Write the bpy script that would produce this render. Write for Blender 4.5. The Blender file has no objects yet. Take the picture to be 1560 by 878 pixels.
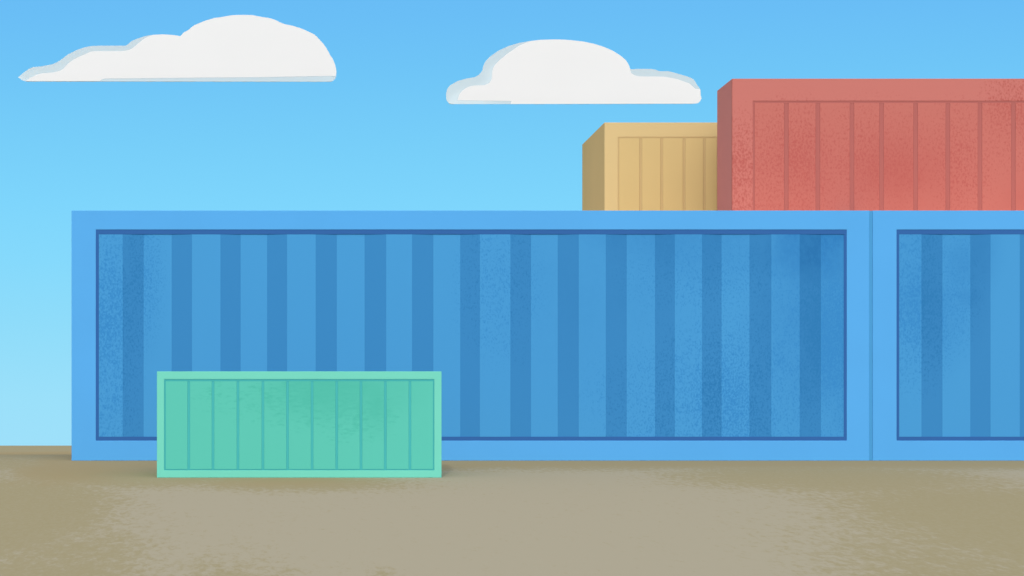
import bpy, bmesh, math, random
from mathutils import Vector, geometry
random.seed(7)
C = bpy.context.scene.collection
SC = bpy.context.scene
R = math.radians

# ------------------------------------------------------------------ camera
EYE = 0.157                      # eye height above the level yard the blue containers stand on
F = 4395.0                       # focal length in photo pixels (photo is 1560 wide)
VX, VY = 425.0, 679.0            # vanishing point / horizon of the photo
cd = bpy.data.cameras.new('camera'); cam = bpy.data.objects.new('camera', cd); C.objects.link(cam)
cam.location = (0, 0, EYE); cam.rotation_euler = (R(90), 0, 0)
cd.sensor_width = 36.0; cd.lens = 36.0 * F / 1560.0
cd.shift_x = (780 - VX) / 1560.0; cd.shift_y = (VY - 439) / 1560.0
cd.clip_start = 0.1; cd.clip_end = 12000
SC.camera = cam

def srgb(r, g, b):
    f = lambda c: (c / 12.92) if c <= 0.04045 else ((c + 0.055) / 1.055) ** 2.4
    return tuple(f(v / 255.0) for v in (r, g, b))

# ------------------------------------------------------------------ sky, sun, exposure
SUN_EL, SUN_AZ = R(32), R(-8)   # behind the camera, a little to the left
w = bpy.data.worlds.new('World'); SC.world = w; w.use_nodes = True
nt = w.node_tree; N = nt.nodes; L = nt.links
for n in list(N): N.remove(n)
out = N.new('ShaderNodeOutputWorld'); bg = N.new('ShaderNodeBackground')
tc = N.new('ShaderNodeTexCoord'); sep = N.new('ShaderNodeSeparateXYZ'); L.new(tc.outputs['Generated'], sep.inputs[0])
sky = N.new('ShaderNodeTexSky'); sky.sky_type = 'NISHITA'; sky.sun_disc = False
sky.sun_elevation = SUN_EL; sky.sun_rotation = R(180); sky.air_density = 1.0; sky.dust_density = 2.0
hs = N.new('ShaderNodeHueSaturation'); hs.inputs['Saturation'].default_value = SKY_SAT = 0.12
hs.inputs['Value'].default_value = 1.55  # sky above the view, whitened and boosted to fill the side faces
L.new(sky.outputs[0], hs.inputs['Color'])
stren = N.new('ShaderNodeVectorMath'); stren.operation = 'SCALE'; stren.inputs['Scale'].default_value = 0.15
L.new(hs.outputs[0], stren.inputs[0])
ramp = N.new('ShaderNodeValToRGB'); cr = ramp.color_ramp
mp = N.new('ShaderNodeMapRange'); mp.inputs['From Min'].default_value = 0; mp.inputs['From Max'].default_value = 0.16
L.new(sep.outputs['Z'], mp.inputs['Value']); L.new(mp.outputs[0], ramp.inputs[0])
stops = [(0.0, (158, 224, 250)), (0.10, (155, 224, 250)), (0.26, (143, 220, 250)), (0.40, (133, 217, 252)),
         (0.52, (126, 213, 252)), (0.65, (119, 206, 249)), (0.80, (111, 197, 247)), (0.92, (106, 190, 246)), (1.0, (104, 187, 245))]
while len(cr.elements) < len(stops): cr.elements.new(0.5)
for e, (p, c) in zip(cr.elements, stops):
    e.position = p; e.color = (*srgb(*c), 1)
mf = N.new('ShaderNodeMapRange'); mf.interpolation_type = 'SMOOTHSTEP'
mf.inputs['From Min'].default_value = 0.158; mf.inputs['From Max'].default_value = 0.40
L.new(sep.outputs['Z'], mf.inputs['Value'])
mx = N.new('ShaderNodeMix'); mx.data_type = 'RGBA'
L.new(mf.outputs[0], mx.inputs[0]); L.new(ramp.outputs[0], mx.inputs[6]); L.new(stren.outputs[0], mx.inputs[7])
L.new(mx.outputs[2], bg.inputs['Color']); bg.inputs['Strength'].default_value = 1.0
L.new(bg.outputs[0], out.inputs[0])

sd = bpy.data.lights.new('sun', 'SUN'); sun = bpy.data.objects.new('sun', sd); C.objects.link(sun)
sd.energy = 0.8; sd.angle = R(1.0); sd.color = (1.0, 0.94, 0.86)
sun.rotation_euler = Vector((-math.sin(SUN_AZ) * math.cos(SUN_EL), math.cos(SUN_AZ) * math.cos(SUN_EL), -math.sin(SUN_EL))).to_track_quat('-Z', 'Y').to_euler()
sun.location = (5, -20, 20)
vs = SC.view_settings
vs.view_transform = 'Standard'; vs.look = 'None'; vs.gamma = 1.0; vs.use_curve_mapping = False; vs.exposure = 0.0

# light that reaches an upright front / the ground, per channel (measured): picture value = albedo * this
LF = (1.11, 1.17, 1.175)          # blue containers
LY, LR, LN, LC = (1.26, 1.22, 1.18), (1.24, 1.23, 1.22), (1.13, 1.20, 1.18), (1.13, 1.17, 1.175)   # yellow, red, green, clouds
LG = (1.02, 1.045, 1.075)

# ------------------------------------------------------------------ helpers
def P(px, py, Y):                 # a point of the photo carried out to its own distance
    return (px - VX) * Y / F, EYE + (VY - py) * Y / F

def tag(o, label, cat, group=None, kind=None):
    if label: o['label'] = label
    if cat: o['category'] = cat
    if group: o['group'] = group
    if kind: o['kind'] = kind
    return o

def empty(name, loc, label, cat, group=None):
    o = bpy.data.objects.new(name, None); C.objects.link(o); o.location = loc
    o.empty_display_size = 0.3
    return tag(o, label, cat, group)

def obj(name, bm, mats, parent=None, bevel=0.0, smooth=False):
    bmesh.ops.recalc_face_normals(bm, faces=bm.faces)
    me = bpy.data.meshes.new(name); bm.to_mesh(me); bm.free()
    for m in (mats if isinstance(mats, (list, tuple)) else [mats]): me.materials.append(m)
    if smooth:
        for p in me.polygons: p.use_smooth = True
    o = bpy.data.objects.new(name, me); C.objects.link(o)
    if parent:
        for v in me.vertices: v.co -= parent.location
        o.parent = parent
    if bevel:
        b = o.modifiers.new('bevel', 'BEVEL'); b.width = bevel; b.segments = 2; b.limit_method = 'ANGLE'; b.angle_limit = R(40)
    return o

def box(bm, x0, x1, y0, y1, z0, z1):
    vs_ = [bm.verts.new((x, y, z)) for x in (x0, x1) for y in (y0, y1) for z in (z0, z1)]
    for q in ((0,1,3,2),(4,6,7,5),(0,4,5,1),(2,3,7,6),(0,2,6,4),(1,5,7,3)):
        bm.faces.new([vs_[i] for i in q])

def ring(bm, o, i, y0, y1):       # rectangular ring: o/i = (x0,x1,z0,z1)
    def loop(r, y): return [bm.verts.new((x, y, z)) for x, z in ((r[0],r[2]),(r[1],r[2]),(r[1],r[3]),(r[0],r[3]))]
    of, inf, ob, inb = loop(o, y0), loop(i, y0), loop(o, y1), loop(i, y1)
    for k in range(4):
        j = (k + 1) % 4
        bm.faces.new((of[k], of[j], inf[j], inf[k])); bm.faces.new((ob[j], ob[k], inb[k], inb[j]))
        bm.faces.new((of[j], of[k], ob[k], ob[j])); bm.faces.new((inf[k], inf[j], inb[j], inb[k]))

def profile_panel(bm, pts, mats, z0, z1, yback):   # pts: (x, y) left to right; mats[k] between k and k+1
    lo = [bm.verts.new((x, y, z0)) for x, y in pts]; hi = [bm.verts.new((x, y, z1)) for x, y in pts]
    bl = [bm.verts.new((pts[0][0], yback, z0)), bm.verts.new((pts[-1][0], yback, z0))]
    bh = [bm.verts.new((pts[0][0], yback, z1)), bm.verts.new((pts[-1][0], yback, z1))]
    for k in range(len(pts) - 1):
        f = bm.faces.new((lo[k], lo[k+1], hi[k+1], hi[k])); f.material_index = mats[k]
    bm.faces.new((bl[1], bl[0], bh[0], bh[1]))
    bm.faces.new((lo[0], hi[0], bh[0], bl[0])); bm.faces.new((lo[-1], bl[1], bh[1], hi[-1]))
    bm.faces.new(hi + [bh[1], bh[0]]); bm.faces.new(lo[::-1] + [bl[0], bl[1]])

# ------------------------------------------------------------------ materials
class NB:
    """small builder of node chains"""
    def __init__(s, name):
        s.m = bpy.data.materials.new(name); s.m.use_nodes = True
        s.t = s.m.node_tree; s.n = s.t.nodes; s.l = s.t.links
        s.b = s.n['Principled BSDF']
        s.pos = s.n.new('ShaderNodeNewGeometry').outputs['Position']
    def lk(s, v, sock):
        if isinstance(v, (int, float)): sock.default_value = v
        elif isinstance(v, tuple): sock.default_value = (*v, 1) if len(sock.default_value) == 4 else v
        else: s.l.new(v, sock)
    def math(s, op, a, b=0.0, clamp=False):
        n = s.n.new('ShaderNodeMath'); n.operation = op; n.use_clamp = clamp
        s.lk(a, n.inputs[0]); s.lk(b, n.inputs[1]); return n.outputs[0]
    def map(s, v, a, b, c=0.0, d=1.0, smooth=True):
        n = s.n.new('ShaderNodeMapRange'); n.interpolation_type = 'SMOOTHSTEP' if smooth else 'LINEAR'
        s.lk(v, n.inputs['Value']); n.inputs['From Min'].default_value = a; n.inputs['From Max'].default_value = b
        n.inputs['To Min'].default_value = c; n.inputs['To Max'].default_value = d; return n.outputs[0]
    def coord(s, scale, offset=(0, 0, 0)):
        n = s.n.new('ShaderNodeMapping'); s.l.new(s.pos, n.inputs[0])
        n.inputs['Scale'].default_value = scale; n.inputs['Location'].default_value = offset; return n.outputs[0]
    def noise(s, scale=(1, 1, 1), detail=2.0, rough=0.5, offset=(0, 0, 0)):
        n = s.n.new('ShaderNodeTexNoise'); s.l.new(s.coord(scale, offset), n.inputs['Vector'])
        n.inputs['Scale'].default_value = 1.0; n.inputs['Detail'].default_value = detail; n.inputs['Roughness'].default_value = rough
        return n.outputs['Fac']
    def blob(s, c, r, soft=0.0):
        """1 in the middle of an ellipsoid, falling to 0 at its rim"""
        a = s.n.new('ShaderNodeVectorMath'); a.operation = 'SUBTRACT'; s.l.new(s.pos, a.inputs[0]); a.inputs[1].default_value = c
        b = s.n.new('ShaderNodeVectorMath'); b.operation = 'DIVIDE'; s.l.new(a.outputs[0], b.inputs[0]); b.inputs[1].default_value = r
        d = s.n.new('ShaderNodeVectorMath'); d.operation = 'LENGTH'; s.l.new(b.outputs[0], d.inputs[0])
        return s.map(d.outputs['Value'], 1.0, soft)
    def maxi(s, vals):
        v = vals[0]
        for x in vals[1:]: v = s.math('MAXIMUM', v, x)
        return v
    def mix(s, f, a, b):
        n = s.n.new('ShaderNodeMix'); n.data_type = 'RGBA'; s.lk(f, n.inputs[0]); s.lk(a, n.inputs[6]); s.lk(b, n.inputs[7]); return n.outputs[2]
    def done(s, col, rough=0.75, spec=0.0, bump=None, bstr=0.1, bdist=0.01):
        s.lk(col, s.b.inputs['Base Color']); s.b.inputs['Roughness'].default_value = rough
        s.b.inputs['Specular IOR Level'].default_value = spec
        if bump is not None:
            n = s.n.new('ShaderNodeBump'); s.lk(bump, n.inputs['Height']); n.inputs['Strength'].default_value = bstr; n.inputs['Distance'].default_value = bdist
            s.l.new(n.outputs[0], s.b.inputs['Normal'])
        return s.m

def alb(rgb, light=None):
    light = light or LF
    return tuple(min(0.92, c / l) for c, l in zip(srgb(*rgb), light))

def plain_paint(name, rgb, light=None):
    """one coat of paint with the faintest unevenness"""
    b = NB(name); base = alb(rgb, light)
    n = b.noise((1.3, 1.3, 1.3), 3.0)
    f = b.map(n, 0.35, 0.7, 0.0, 1.0)
    return b.done(b.mix(f, base, tuple(c * 0.975 for c in base)))

def worn_paint(name, rgb, dark, Y, speck=(), tint=(), grain=(60, 60, 42), light=None, sdark=None):
    """paint with patches of fine speckled wear (speck) and of smooth ingrained dirt (tint);
       patches are given by their centre, radii (photo units carried out to distance Y) and strength"""
    b = NB(name); base = alb(rgb, light); dk = alb(dark, light)
    def patch(px, py, rx, ry, s):
        x, z = P(px, py, Y); k = Y / F
        return b.math('MULTIPLY', b.blob((x, Y, z), (rx * k, 3.0, ry * k)), s)
    col = base
    big = b.noise((0.9, 0.9, 0.9), 3.0, 0.6)
    if tint:
        m = b.maxi([patch(*t) for t in tint])
        m = b.math('MULTIPLY', m, b.map(big, 0.30, 0.62, 0.45, 1.0))
        mott = b.noise((grain[0] * .28, grain[1] * .28, grain[2] * .28), 4.0, 0.65, (3, 1, 7))
        m = b.math('MULTIPLY', m, b.map(mott, 0.3, 0.7, 0.7, 1.0), True)
        col = b.mix(m, col, dk)
    if speck:
        m = b.maxi([patch(*t) for t in speck])
        m = b.math('MULTIPLY', m, b.map(big, 0.32, 0.60, 0.5, 1.0))
        fine = b.noise(grain, 2.0, 0.6)
        th = b.math('ADD', b.math('MULTIPLY', m, 0.30), fine)
        f = b.map(th, 0.55, 0.86)
        f = b.math('MULTIPLY', f, b.map(m, 0.02, 0.25), True)
        col = b.mix(f, col, alb(sdark, light) if sdark else dk)
    return b.done(col)

# ------------------------------------------------------------------ ground: level yard, then a gentle bank falling towards the camera
Y_BLUE = 30.0
KS = 0.045
Y_GREEN = (EYE + 30 * KS) / (KS + 49.0 / F)
Z_GREEN = -(30 - Y_GREEN) * KS
def gz(y):
    """one even slope up from the camera that eases off into level ground just behind the fronts of the blue containers"""
    if y <= 0: return -30 * KS
    if y <= 30: return -(30 - y) * KS
    t = min(y - 30, 2.0)
    return KS * (t - t * t / 4.0)

def ground_material():
    b = NB('dry_earth')
    taupe, olive, brown = alb((173, 166, 146), LG), alb((162, 153, 122), LG), alb((165, 151, 118), LG)
    def at(px, py):
        p = py - VY; y = (EYE + 30 * KS) / (p / F + KS) if p > 23 else 30.0
        return ((px - VX) * y / F, y)
    def patch(px, py, rx, ry, s=1.0, soft=0.0):
        x, y = at(px, py); x1 = at(px + rx, py)[0]; y1 = at(px, min(py + ry, 1400))[1]; y0 = at(px, max(py - ry, 703))[1]
        return b.math('MULTIPLY', b.blob((x, y, -0.5), (abs(x1 - x), max(abs(y1 - y), abs(y0 - y), 1.2), 60), soft), s)
    big = b.noise((0.9, 0.10, 1), 4.0, 0.6, (5, 2, 0))
    med = b.noise((4.0, 0.8, 1), 4.0, 0.6, (1, 2, 0))
    fine = b.noise((20.0, 4.6, 1), 3.0, 0.7)
    fine2 = b.noise((44.0, 9.0, 1), 2.0, 0.6, (9, 4, 0))
    m = b.maxi([patch(-40, 790, 330, 190, 1.1, 0.25), patch(40, 900, 330, 150, 0.85, 0.1), patch(350, 900, 230, 95, 0.62),
                patch(1700, 815, 560, 300, 1.2, 0.2), patch(1560, 905, 420, 150, 0.85, 0.1),
                patch(1270, 728, 400, 46, 1.0, 0.2), patch(590, 890, 66, 40, 0.75), patch(240, 715, 330, 45, 1.1, 0.3), patch(450, 737, 330, 20, 1.0)])
    edge = b.math('MULTIPLY', b.map(b.n_y(), 27.6, 29.4), b.map(b.n_x(), -2.9, -2.2))                      # contact shade along the foot of the containers, painted as a browner strip
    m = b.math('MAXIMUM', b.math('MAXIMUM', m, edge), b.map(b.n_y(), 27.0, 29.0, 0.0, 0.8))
    m = b.math('ADD', m, b.math('MULTIPLY', b.math('SUBTRACT', big, 0.5), 0.35))
    m = b.math('ADD', m, b.math('MULTIPLY', b.math('SUBTRACT', med, 0.5), 0.35))
    dis = b.math('ADD', m, b.math('MULTIPLY', b.math('SUBTRACT', fine, 0.5), 2.1))
    f = b.map(dis, 0.16, 0.86)
    f = b.math('MULTIPLY', f, b.map(fine2, 0.30, 0.66, 0.76, 1.0), True)
    col = b.mix(f, taupe, olive)
    m2 = b.maxi([patch(110, 715, 170, 55, 1.0), b.math('MULTIPLY', edge, 0.9), patch(430, 732, 260, 18, 1.0), b.blob((-3.0, 46.0, 0), (2.6, 19, 10), 0.3)])  # browner patches: contact shade round the containers put into the ground colour
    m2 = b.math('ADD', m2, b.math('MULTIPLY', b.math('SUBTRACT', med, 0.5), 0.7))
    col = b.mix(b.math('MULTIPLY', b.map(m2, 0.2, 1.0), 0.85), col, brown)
    return b.done(col, 0.95, 0.0, b.noise((40, 6, 40), 3.0), 0.06, 0.006)
def _ny(s):
    n = s.n.new('ShaderNodeSeparateXYZ'); s.l.new(s.pos, n.inputs[0]); return n.outputs['Y']
NB.n_y = _ny
def _nx(s):
    n = s.n.new('ShaderNodeSeparateXYZ'); s.l.new(s.pos, n.inputs[0]); return n.outputs['X']
NB.n_x = _nx

bm = bmesh.new()
ys = sorted(set([-400, -100, -20, 0, 6, 12, 15] + [16 + 0.5 * k for k in range(28)] + [30 + 0.2 * k for k in range(11)] + [34, 38] + [60, 100, 200, 500, 1500, 6000]))
xs = [-4000, -1200, -300, -100, -40, -20] + [-10 + 1.0 * k for k in range(31)] + [40, 100, 300, 1200, 4000]
grid = [[bm.verts.new((x, y, gz(y))) for x in xs] for y in ys]
for j in range(len(ys) - 1):
    for i in range(len(xs) - 1):
        bm.faces.new((grid[j][i], grid[j][i+1], grid[j+1][i+1], grid[j+1][i]))
g = obj('ground', bm, ground_material(), smooth=True); g['kind'] = 'structure'

# ------------------------------------------------------------------ containers
def container(name, label, cat, group, Y, depth, px, py, trim, trim_in, mats, bands=None, lines=None,
              zbase=None, bottom_rail=None, groove_w=5.0, groove_d=0.02, seal=None):
    """px, py: left/right and top/bottom of the front; trim: outer rectangle of the border round the panel
       (l, r, t, b); trim_in: its inner rectangle; bands: ribs of a corrugated panel; lines: grooves of a boarded one"""
    x0, z1 = P(px[0], py[0], Y); x1, zb = P(px[1], py[1], Y)
    z0 = zb if zbase is None else zbase
    k = Y / F; corr = bands is not None
    def rect(r):
        a, t = P(r[0], r[2], Y); c, bt = P(r[1], r[3], Y)
        return [a, c, bt, t]
    ro, ri = rect(trim), rect(trim_in)
    if bottom_rail is not None:
        d = ri[2] - ro[2]; ro[2] = z0 + bottom_rail; ri[2] = ro[2] + abs(d)
    t = empty(name, ((x0 + x1) / 2, Y + depth / 2, z0), label, cat, group)
    FR = 0.16 if corr else 0.05                                              # depth of the front frame
    bm = bmesh.new(); ring(bm, (x0, x1, z0, z1), ro, Y, Y + FR); obj('frame', bm, mats['frame'], t, 0.004)
    yt = Y + (0.005 if corr else groove_d)
    bm = bmesh.new(); ring(bm, ro, ri, yt, Y + FR); obj('panel_trim', bm, mats['trim'], t)
    bm = bmesh.new()
    if corr:
        a, dd = Y + 0.007, 0.006
        pts, mm = [(ri[0], a)], []
        lvl = 0
        for (b0, b1) in bands:
            xa, xb = P(b0, 0, Y)[0], P(b1, 0, Y)[0]
            if xb > ri[1] - 0.05: break
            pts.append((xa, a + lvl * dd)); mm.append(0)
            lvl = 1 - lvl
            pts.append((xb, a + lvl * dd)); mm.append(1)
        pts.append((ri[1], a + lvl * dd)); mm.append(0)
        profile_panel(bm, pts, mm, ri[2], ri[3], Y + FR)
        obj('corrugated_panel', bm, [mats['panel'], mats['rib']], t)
    else:
        a = Y + 0.002
        hw = groove_w / 2 * k
        pts, mm = [(ri[0], a)], []
        for l in lines:
            x = P(l, 0, Y)[0]
            if x + hw > ri[1] - 0.01: break
            pts += [(x - hw, a), (x - hw * 0.75, a + groove_d), (x + hw * 0.75, a + groove_d), (x + hw, a)]; mm += [0, 1, 1, 1]
        pts.append((ri[1], a)); mm.append(0)
        profile_panel(bm, pts, mm, ri[2], ri[3], Y + FR)
        obj('grooved_panel', bm, [mats['panel'], mats['rib']], t)
    T = 0.06
    ya, yb = Y + FR, Y + depth
    for s in (0, 1):
        bm = bmesh.new(); box(bm, *((x0, x0 + T) if s == 0 else (x1 - T, x1)), ya, yb, z0, z1)
        obj('side_wall', bm, mats.get('side', mats['frame']), t)
    bm = bmesh.new(); box(bm, x0 + T, x1 - T, ya, yb, z1 - T, z1); obj('roof', bm, mats.get('roof', mats['frame']), t)
    bm = bmesh.new(); box(bm, x0 + T, x1 - T, ya, yb, z0, z0 + T); obj('floor_panel', bm, mats['frame'], t)
    bm = bmesh.new(); box(bm, x0 + T, x1 - T, yb - T, yb, z0 + T, z1 - T); obj('rear_wall', bm, mats['frame'], t)
    if seal:
        sa, sb = P(seal[0], 0, Y)[0], P(seal[1], 0, Y)[0]
        bm = bmesh.new(); box(bm, sa, sb, Y + 0.008, Y + 0.12, z0 + 0.002, z1 - 0.002); obj('edge_seal', bm, mats['seal'], t)
    return t

BLUE_F = plain_paint('light_blue_paint', (93, 176, 239))
BLUE_T = plain_paint('navy_blue_paint', (57, 106, 170))
BLUE_S = plain_paint('mid_blue_seal', (80, 161, 214))
sp1 = [(160, 520, 90, 330, 0.8), (215, 400, 60, 220, 0.6), (1130, 600, 330, 190, 0.8), (1270, 520, 130, 240, 0.9), (760, 430, 130, 220, 0.4),
       (1100, 420, 300, 120, 0.4), (1400, 450, 100, 220, 0.8), (1450, 440, 80, 170, 0.5)]
tn1 = [(1250, 350, 150, 150, 1.3), (1060, 330, 330, 150, 0.55), (1245, 520, 150, 260, 0.55), (900, 440, 260, 250, 0.2), (205, 430, 60, 250, 0.15),
       (1420, 430, 110, 180, 0.45), (1490, 380, 50, 100, 0.4), (1462, 405, 60, 70, 0.6), (1470, 450, 45, 40, 0.5)]
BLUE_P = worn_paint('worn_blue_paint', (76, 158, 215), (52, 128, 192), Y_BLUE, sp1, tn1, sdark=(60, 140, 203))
BLUE_R = worn_paint('worn_blue_rib_shade', (63, 139, 197), (44, 115, 175), Y_BLUE, sp1, tn1, sdark=(51, 126, 184))  # darker blue: shading of the corrugation slopes put into the paint
ROOF_M = plain_paint('roof_bounce_paint', (250, 230, 202))  # unseen roofs made pale to bounce light onto the stacked containers
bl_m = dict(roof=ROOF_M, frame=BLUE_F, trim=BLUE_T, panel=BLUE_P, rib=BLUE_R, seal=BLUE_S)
bands1 = [(186.8, 218.8), (261.4, 292.5), (335.8, 366.6), (406.9, 437.4), (480.9, 513.2), (555.5, 588.4), (627.7, 660.3), (701.2, 731.2),
          (777.6, 809.2), (849.8, 881.9), (923, 955), (998.1, 1028.2), (1069.6, 1099.6), (1142, 1175.3), (1218.4, 1251)]
bands2 = [(1404, 1436.2), (1478.6, 1509.3)] + [(1553.7 + 73.6 * i, 1585 + 73.6 * i) for i in range(14)]
BLUE_D = 5.8
GB = 'blue containers side by side'
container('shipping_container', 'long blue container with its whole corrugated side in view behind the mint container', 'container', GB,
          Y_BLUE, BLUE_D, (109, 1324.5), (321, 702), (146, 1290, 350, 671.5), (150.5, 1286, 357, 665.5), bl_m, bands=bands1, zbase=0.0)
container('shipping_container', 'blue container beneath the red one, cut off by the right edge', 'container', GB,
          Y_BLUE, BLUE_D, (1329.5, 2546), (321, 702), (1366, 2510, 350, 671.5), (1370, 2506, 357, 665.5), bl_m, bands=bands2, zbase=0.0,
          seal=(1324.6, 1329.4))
ROOF = P(0, 321, Y_BLUE)[1]

Y_RED = 31.3
spr = [(1130, 270, 60, 160, 0.95), (1200, 260, 160, 160, 0.9), (1545, 180, 80, 130, 0.8), (1460, 250, 110, 150, 0.6), (1640, 250, 80, 120, 0.8),
       (1330, 250, 200, 150, 0.6)]
tnr = [(1365, 270, 140, 110, 0.75), (1230, 270, 130, 110, 0.45), (1560, 300, 60, 60, 0.4)]
RED_F = worn_paint('worn_red_paint', (210, 125, 115), (198, 109, 101), Y_RED, spr, [(1400, 230, 1, 1, 0.0)], grain=(46, 46, 32), light=LR, sdark=(193, 102, 94))
RED_P = worn_paint('worn_brick_red_paint', (207, 120, 109), (195, 101, 93), Y_RED, spr, tnr, grain=(46, 46, 32), light=LR, sdark=(195, 102, 94))
RED_S = plain_paint('red_side_light_paint', (216, 143, 138), LR)  # paler, pinker red: light missing on the side wall put into its colour
RED_G = plain_paint('dark_red_paint', (190, 110, 103), LR)
container('shipping_container', 'salmon red grooved container stacked on the blue containers', 'container', 'containers stacked on the blue ones',
          Y_RED, Y_RED * 0.0344, (1115.6, 2050), (120, 330), (1147, 2018, 154, 300), (1150, 2015, 157, 297),
          dict(frame=RED_F, side=RED_S, trim=RED_G, panel=RED_P, rib=RED_G), lines=[1198, 1246, 1298, 1343, 1395, 1444, 1493, 1544] + [1544 + 49.5 * i for i in range(1, 10)],
          zbase=ROOF, bottom_rail=0.03, groove_w=7.0, groove_d=0.006)

Y_YEL = 33.1
YEL_F = plain_paint('sand_yellow_paint', (225, 196, 140), LY)
YEL_P = plain_paint('straw_yellow_paint', (221, 191, 132), LY)
YEL_G = plain_paint('dark_straw_paint', (209, 178, 126), LY)
container('shipping_container', 'sandy yellow grooved container stacked left of the red one', 'container', 'containers stacked on the blue ones',
          Y_YEL, Y_YEL * 0.0736, (921, 1168), (186.8, 330), (941.5, 1147, 209, 300), (943.5, 1145, 211, 298),
          dict(frame=YEL_F, trim=YEL_G, panel=YEL_P, rib=YEL_G), lines=[976.2, 1008.2, 1042.3, 1073.2, 1106],
          zbase=ROOF, bottom_rail=0.03, groove_w=4.5, groove_d=0.005)

GRN_F = plain_paint('mint_green_paint', (122, 221, 196), LN)
GRN_P = worn_paint('worn_mint_paint', (97, 204, 183), (85, 194, 172), Y_GREEN, [(440, 605, 160, 75, 0.7), (540, 630, 110, 70, 0.6), (330, 600, 80, 60, 0.3)],
                   [(500, 590, 190, 75, 1.15), (572, 605, 40, 80, 1.0), (420, 590, 120, 50, 0.4)], grain=(16, 16, 42), light=LN)
GRN_G = plain_paint('teal_paint', (80, 190, 187), LN)
GRN_T = plain_paint('deep_teal_paint', (74, 181, 180), LN)
container('storage_container', 'small mint green container in front of the long blue one', 'container', None,
          Y_GREEN, 0.95, (239, 672.7), (566, 728), (250, 661.6, 578, 716.7), (252.5, 659.5, 581, 714.8),
          dict(frame=GRN_F, trim=GRN_T, panel=GRN_P, rib=GRN_G), lines=[287.5, 324.5, 362.5, 400.5, 438, 475.5, 513, 550, 587, 624.5],
          zbase=Z_GREEN, groove_w=4.0, groove_d=0.0045)

# ------------------------------------------------------------------ clouds
YC = 400.0
def smooth_loop(pts, sharp, step):
    """dense closed loop through pts (Catmull-Rom)"""
    n = len(pts); res = []
    for i in range(n):
        p0, p1, p2, p3 = (Vector(pts[(i + k) % n]) for k in (-1, 0, 1, 2))
        if (p2 - p1).length > 12 or i in sharp or (i + 1) % n in sharp:
            if (p2 - p1).length > 12 or i in sharp: p0 = p1 * 2 - p2
            if (p2 - p1).length > 12 or (i + 1) % n in sharp: p3 = p2 * 2 - p1
        L_ = (p2 - p1).length
        if (p1 - p0).length > 2.2 * L_: p0 = p1 + (p0 - p1).normalized() * L_
        if (p3 - p2).length > 2.2 * L_: p3 = p2 + (p3 - p2).normalized() * L_
        m = max(1, int((p2 - p1).length / step))
        for q in range(m):
            t = q / m
            res.append(0.5 * ((2 * p1) + (p2 - p0) * t + (2 * p0 - 5 * p1 + 4 * p2 - p3) * t * t + (3 * p1 - p0 - 3 * p2 + p3) * t ** 3))
    return res

RIM_T = 0.06
def puff(name, loop_px, Y, front, back, rim, mat, parent, step=0.45):
    """cloud volume inside an outline: rounds off over «rim» metres to «front» / «back» thickness"""
    poly = [Vector(P(p.x, p.y, Y)) for p in loop_px]
    n = len(poly)
    xs_ = [p.x for p in poly]; zs_ = [p.y for p in poly]
    def dist(q):
        return min((q - geometry.intersect_point_line(q, a, b)[0].to_2d()).length if 0 <= geometry.intersect_point_line(q, a, b)[1] <= 1
                   else min((q - a).length, (q - b).length) for a, b in zip(poly, poly[1:] + poly[:1]))
    def inside(q):
        c = False
        for a, b in zip(poly, poly[1:] + poly[:1]):
            if (a.y > q.y) != (b.y > q.y) and q.x < (b.x - a.x) * (q.y - a.y) / (b.y - a.y) + a.x: c = not c
        return c
    pts = []
    z = min(zs_); row = 0
    while z < max(zs_):
        x = min(xs_) + (step / 2 if row % 2 else 0)
        while x < max(xs_):
            q = Vector((x + random.uniform(-.1, .1) * step, z + random.uniform(-.1, .1) * step))
            if inside(q) and dist(q) > step * 0.45: pts.append(q)
            x += step
        z += step * 0.87; row += 1
    vv, ee, ff, *_ = geometry.delaunay_2d_cdt(poly + pts, [], [list(range(n))], 1, 1e-5)
    ds = [dist(v) for v in vv]
    bm = bmesh.new()
    prof = lambda d: math.sqrt(max(0.0, 1 - (1 - min(d / rim, 1.0)) ** 2))
    ease = lambda d: (lambda t: t * t * (3 - 2 * t))(min(d / rim, 1.0))
    fr, bk = [], []
    for v, d in zip(vv, ds):
        fr.append(bm.verts.new((v.x, Y - RIM_T - front * ease(d), v.y))); bk.append(bm.verts.new((v.x, Y + back * prof(d), v.y)))
    cnt = {}
    for f in ff:
        bm.faces.new([fr[i] for i in f]); bm.faces.new([bk[i] for i in reversed(f)])
        for a, b in zip(f, list(f[1:]) + [f[0]]): cnt[(min(a, b), max(a, b))] = cnt.get((min(a, b), max(a, b)), 0) + 1
    for (a, b), c in cnt.items():                          # a narrow rim joins the front to the back
        if c == 1: bm.faces.new((fr[a], fr[b], bk[b], bk[a]))
    bm.edges.ensure_lookup_table()
    for e in bm.edges:
        if any(len(f.verts) == 4 for f in e.link_faces): e.smooth = False
    return obj(name, bm, mat, parent, smooth=True)

def cloud_white():
    b = NB('white_cloud'); base = alb((240, 240, 240), LC)
    return b.done(b.mix(b.map(b.noise((.12, .12, .2), 3.0), .35, .7), base, tuple(c * .992 for c in base)), 1.0, 0.0)
def cloud_shade_mat():
    """shaded edge of a cloud, put in as a pale layer: part of the sky shows through it"""
    b = NB('cloud_shade'); b.done(alb((249, 255, 252), LC), 1.0, 0.0)
    b.b.inputs['Alpha'].default_value = 0.52
    return b.m
WC, TCM = cloud_white(), cloud_shade_mat()

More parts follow.
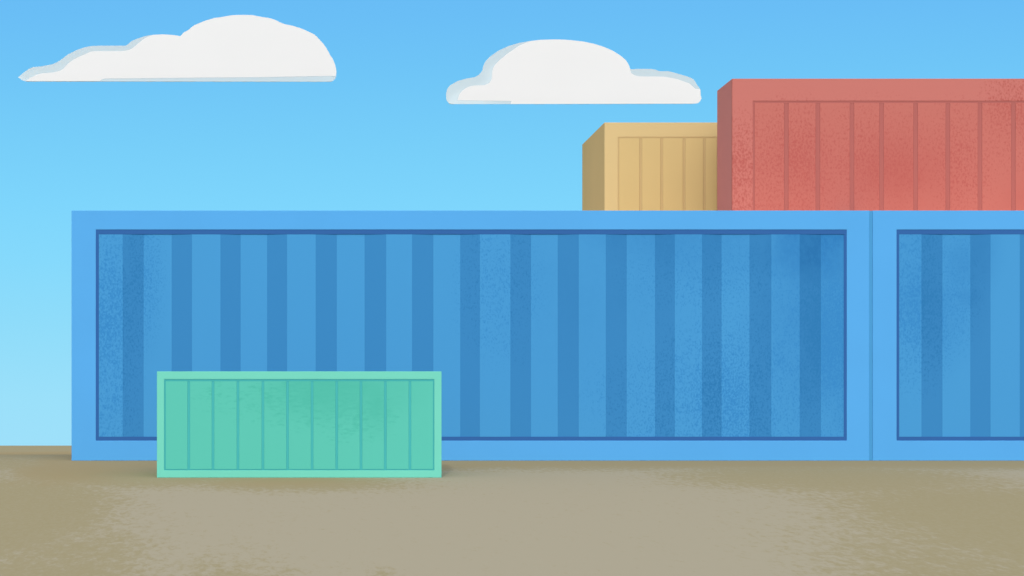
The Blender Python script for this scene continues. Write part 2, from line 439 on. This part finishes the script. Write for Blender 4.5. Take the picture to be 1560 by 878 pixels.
top1 = [(233,53.4),(248,52.6),(261.3,53.4),(270.7,54.7),(274.7,55.6),(279.7,49.9),(286.6,46.3),(295.9,38.8),(312,32),(326.4,27.8),(339,26),
        (353.3,23.5),(367.7,23),(383.9,23.2),(396.4,25.7),(409,27.6),(419.8,30.9),(427,34.6),(436,37.7),(446.7,39.7),(461,44.5),(475.4,51),(482.6,56),
        (493.4,67.9),(500.5,79),(503.2,84.9),(506,88.3),(510.4,98.4),(512,105)]
outer1 = [(27.6,118),(33,113.5),(40.4,107.7),(49.8,102.6),(62,101.5),(75.2,99.2),(84.6,96.2),(94,90.6),(103.4,83.3),(116.5,76.7),(129.7,72.2),(141,70.3),
          (153,69.9),(165.4,69.9),(178,69.9),(191.7,69.9),(199.2,63.9),(208.6,59.4),(221.8,55.1)] + top1 + [(512,116.7),(510.6,120.6),(506.8,123.9),(500.5,124.8),(260,124.4),(38.5,124),(33.8,122.6)]
white1 = [(38.8,123.9),(45,119.7),(56.4,114.1),(65.8,112),(79,110.9),(88.3,109),(95.9,105.6),(103.4,97.4),(110,92.5),(117.5,88.2),(127.8,83.8),(138.2,79.1),(144.7,78.2),
          (158,78.2),(171,78.2),(184.2,78.2),(195.5,76.7),(203,72.9),(212.4,64.8),(221.8,57.9)] + top1 + [(511.8,115.8),(400,117.8),(260,119),(160,120),(155.5,121.3),(151.5,123.9)]
top2 = [(824.2,60.9),(845,60.4),(857,60.6),(869.6,61.4),(888.7,63.6),(904.7,67),(920.6,71.9),(933.4,77.6),(946,85.6),(954,92.8),(958,99.5),(960,105.6)]
outer2 = [(679.4,143.6),(680.7,137.2),(685.5,130.4),(696.7,123.9),(709.4,120.2),(723.8,117.6),(729.3,114.4),(734.9,107.3),(735.7,102.2),(738.4,95.8),
          (746,86.9),(758.8,77.8),(774.8,70.3),(790.7,65.7),(806.7,62.8)] + top2 + [(969,105.3),(978,105.2),(992.4,105.4),(998.8,106.5),(1004.3,108.9),(1017,108.7),(1027.5,111.1),
          (1047.4,116.9),(1057,121.8),(1061.8,129.6),(1066.9,136.5),(1067.3,144.5),(1068.6,150.5),(1063.5,157.4),(1057.8,158.2),(860,158.8),(690.3,158.9),(683.9,157.6),(680.4,153.5)]
white2 = [(697,153),(699,146),(703.8,138.8),(712.6,133.1),(722.2,130.7),(738.1,129.9),(745.3,126.9),(749.3,120.5),(750,108.5),(753.3,100.3),(760.4,92.6),(771.6,83),
          (781,76.7),(790.7,70),(800.3,66),(809.8,62.8)] + top2 + [(961.3,111.5),(966.9,115.1),(974.8,116.7),(992,116.8),(1009.9,117),(1021,118.8),(1032.2,120.9),(1049.8,127.2),(1059.4,135.4),
          (1066.7,136.6),(1067.3,144.5),(1068.6,150.5),(1063.5,157.4),(1057.8,158.2),(778,158.8),(779,154.2)]
for outer, white, lab in ((outer1, white1, 'long white cloud with a tapering left tail and tall right hump'),
                          (outer2, white2, 'shorter white cloud with a domed middle above the yellow container')):
    ol = smooth_loop(outer, set(), 4.0); wl = smooth_loop(white, set(), 4.0)
    cx, cz = P(sum(p[0] for p in outer) / len(outer), max(p[1] for p in outer), YC)
    e = empty('cloud', (cx, YC, cz), lab, 'cloud', 'clouds in the sky')
    puff('cloud_body', wl, YC, 0.01, 0.005, 1.2, WC, e)
    puff('cloud_shade_edge', ol, YC + 0.03, 0.008, 4.5, 1.2, TCM, e)  # pale see-through layer stands in for the cloud's shaded rim
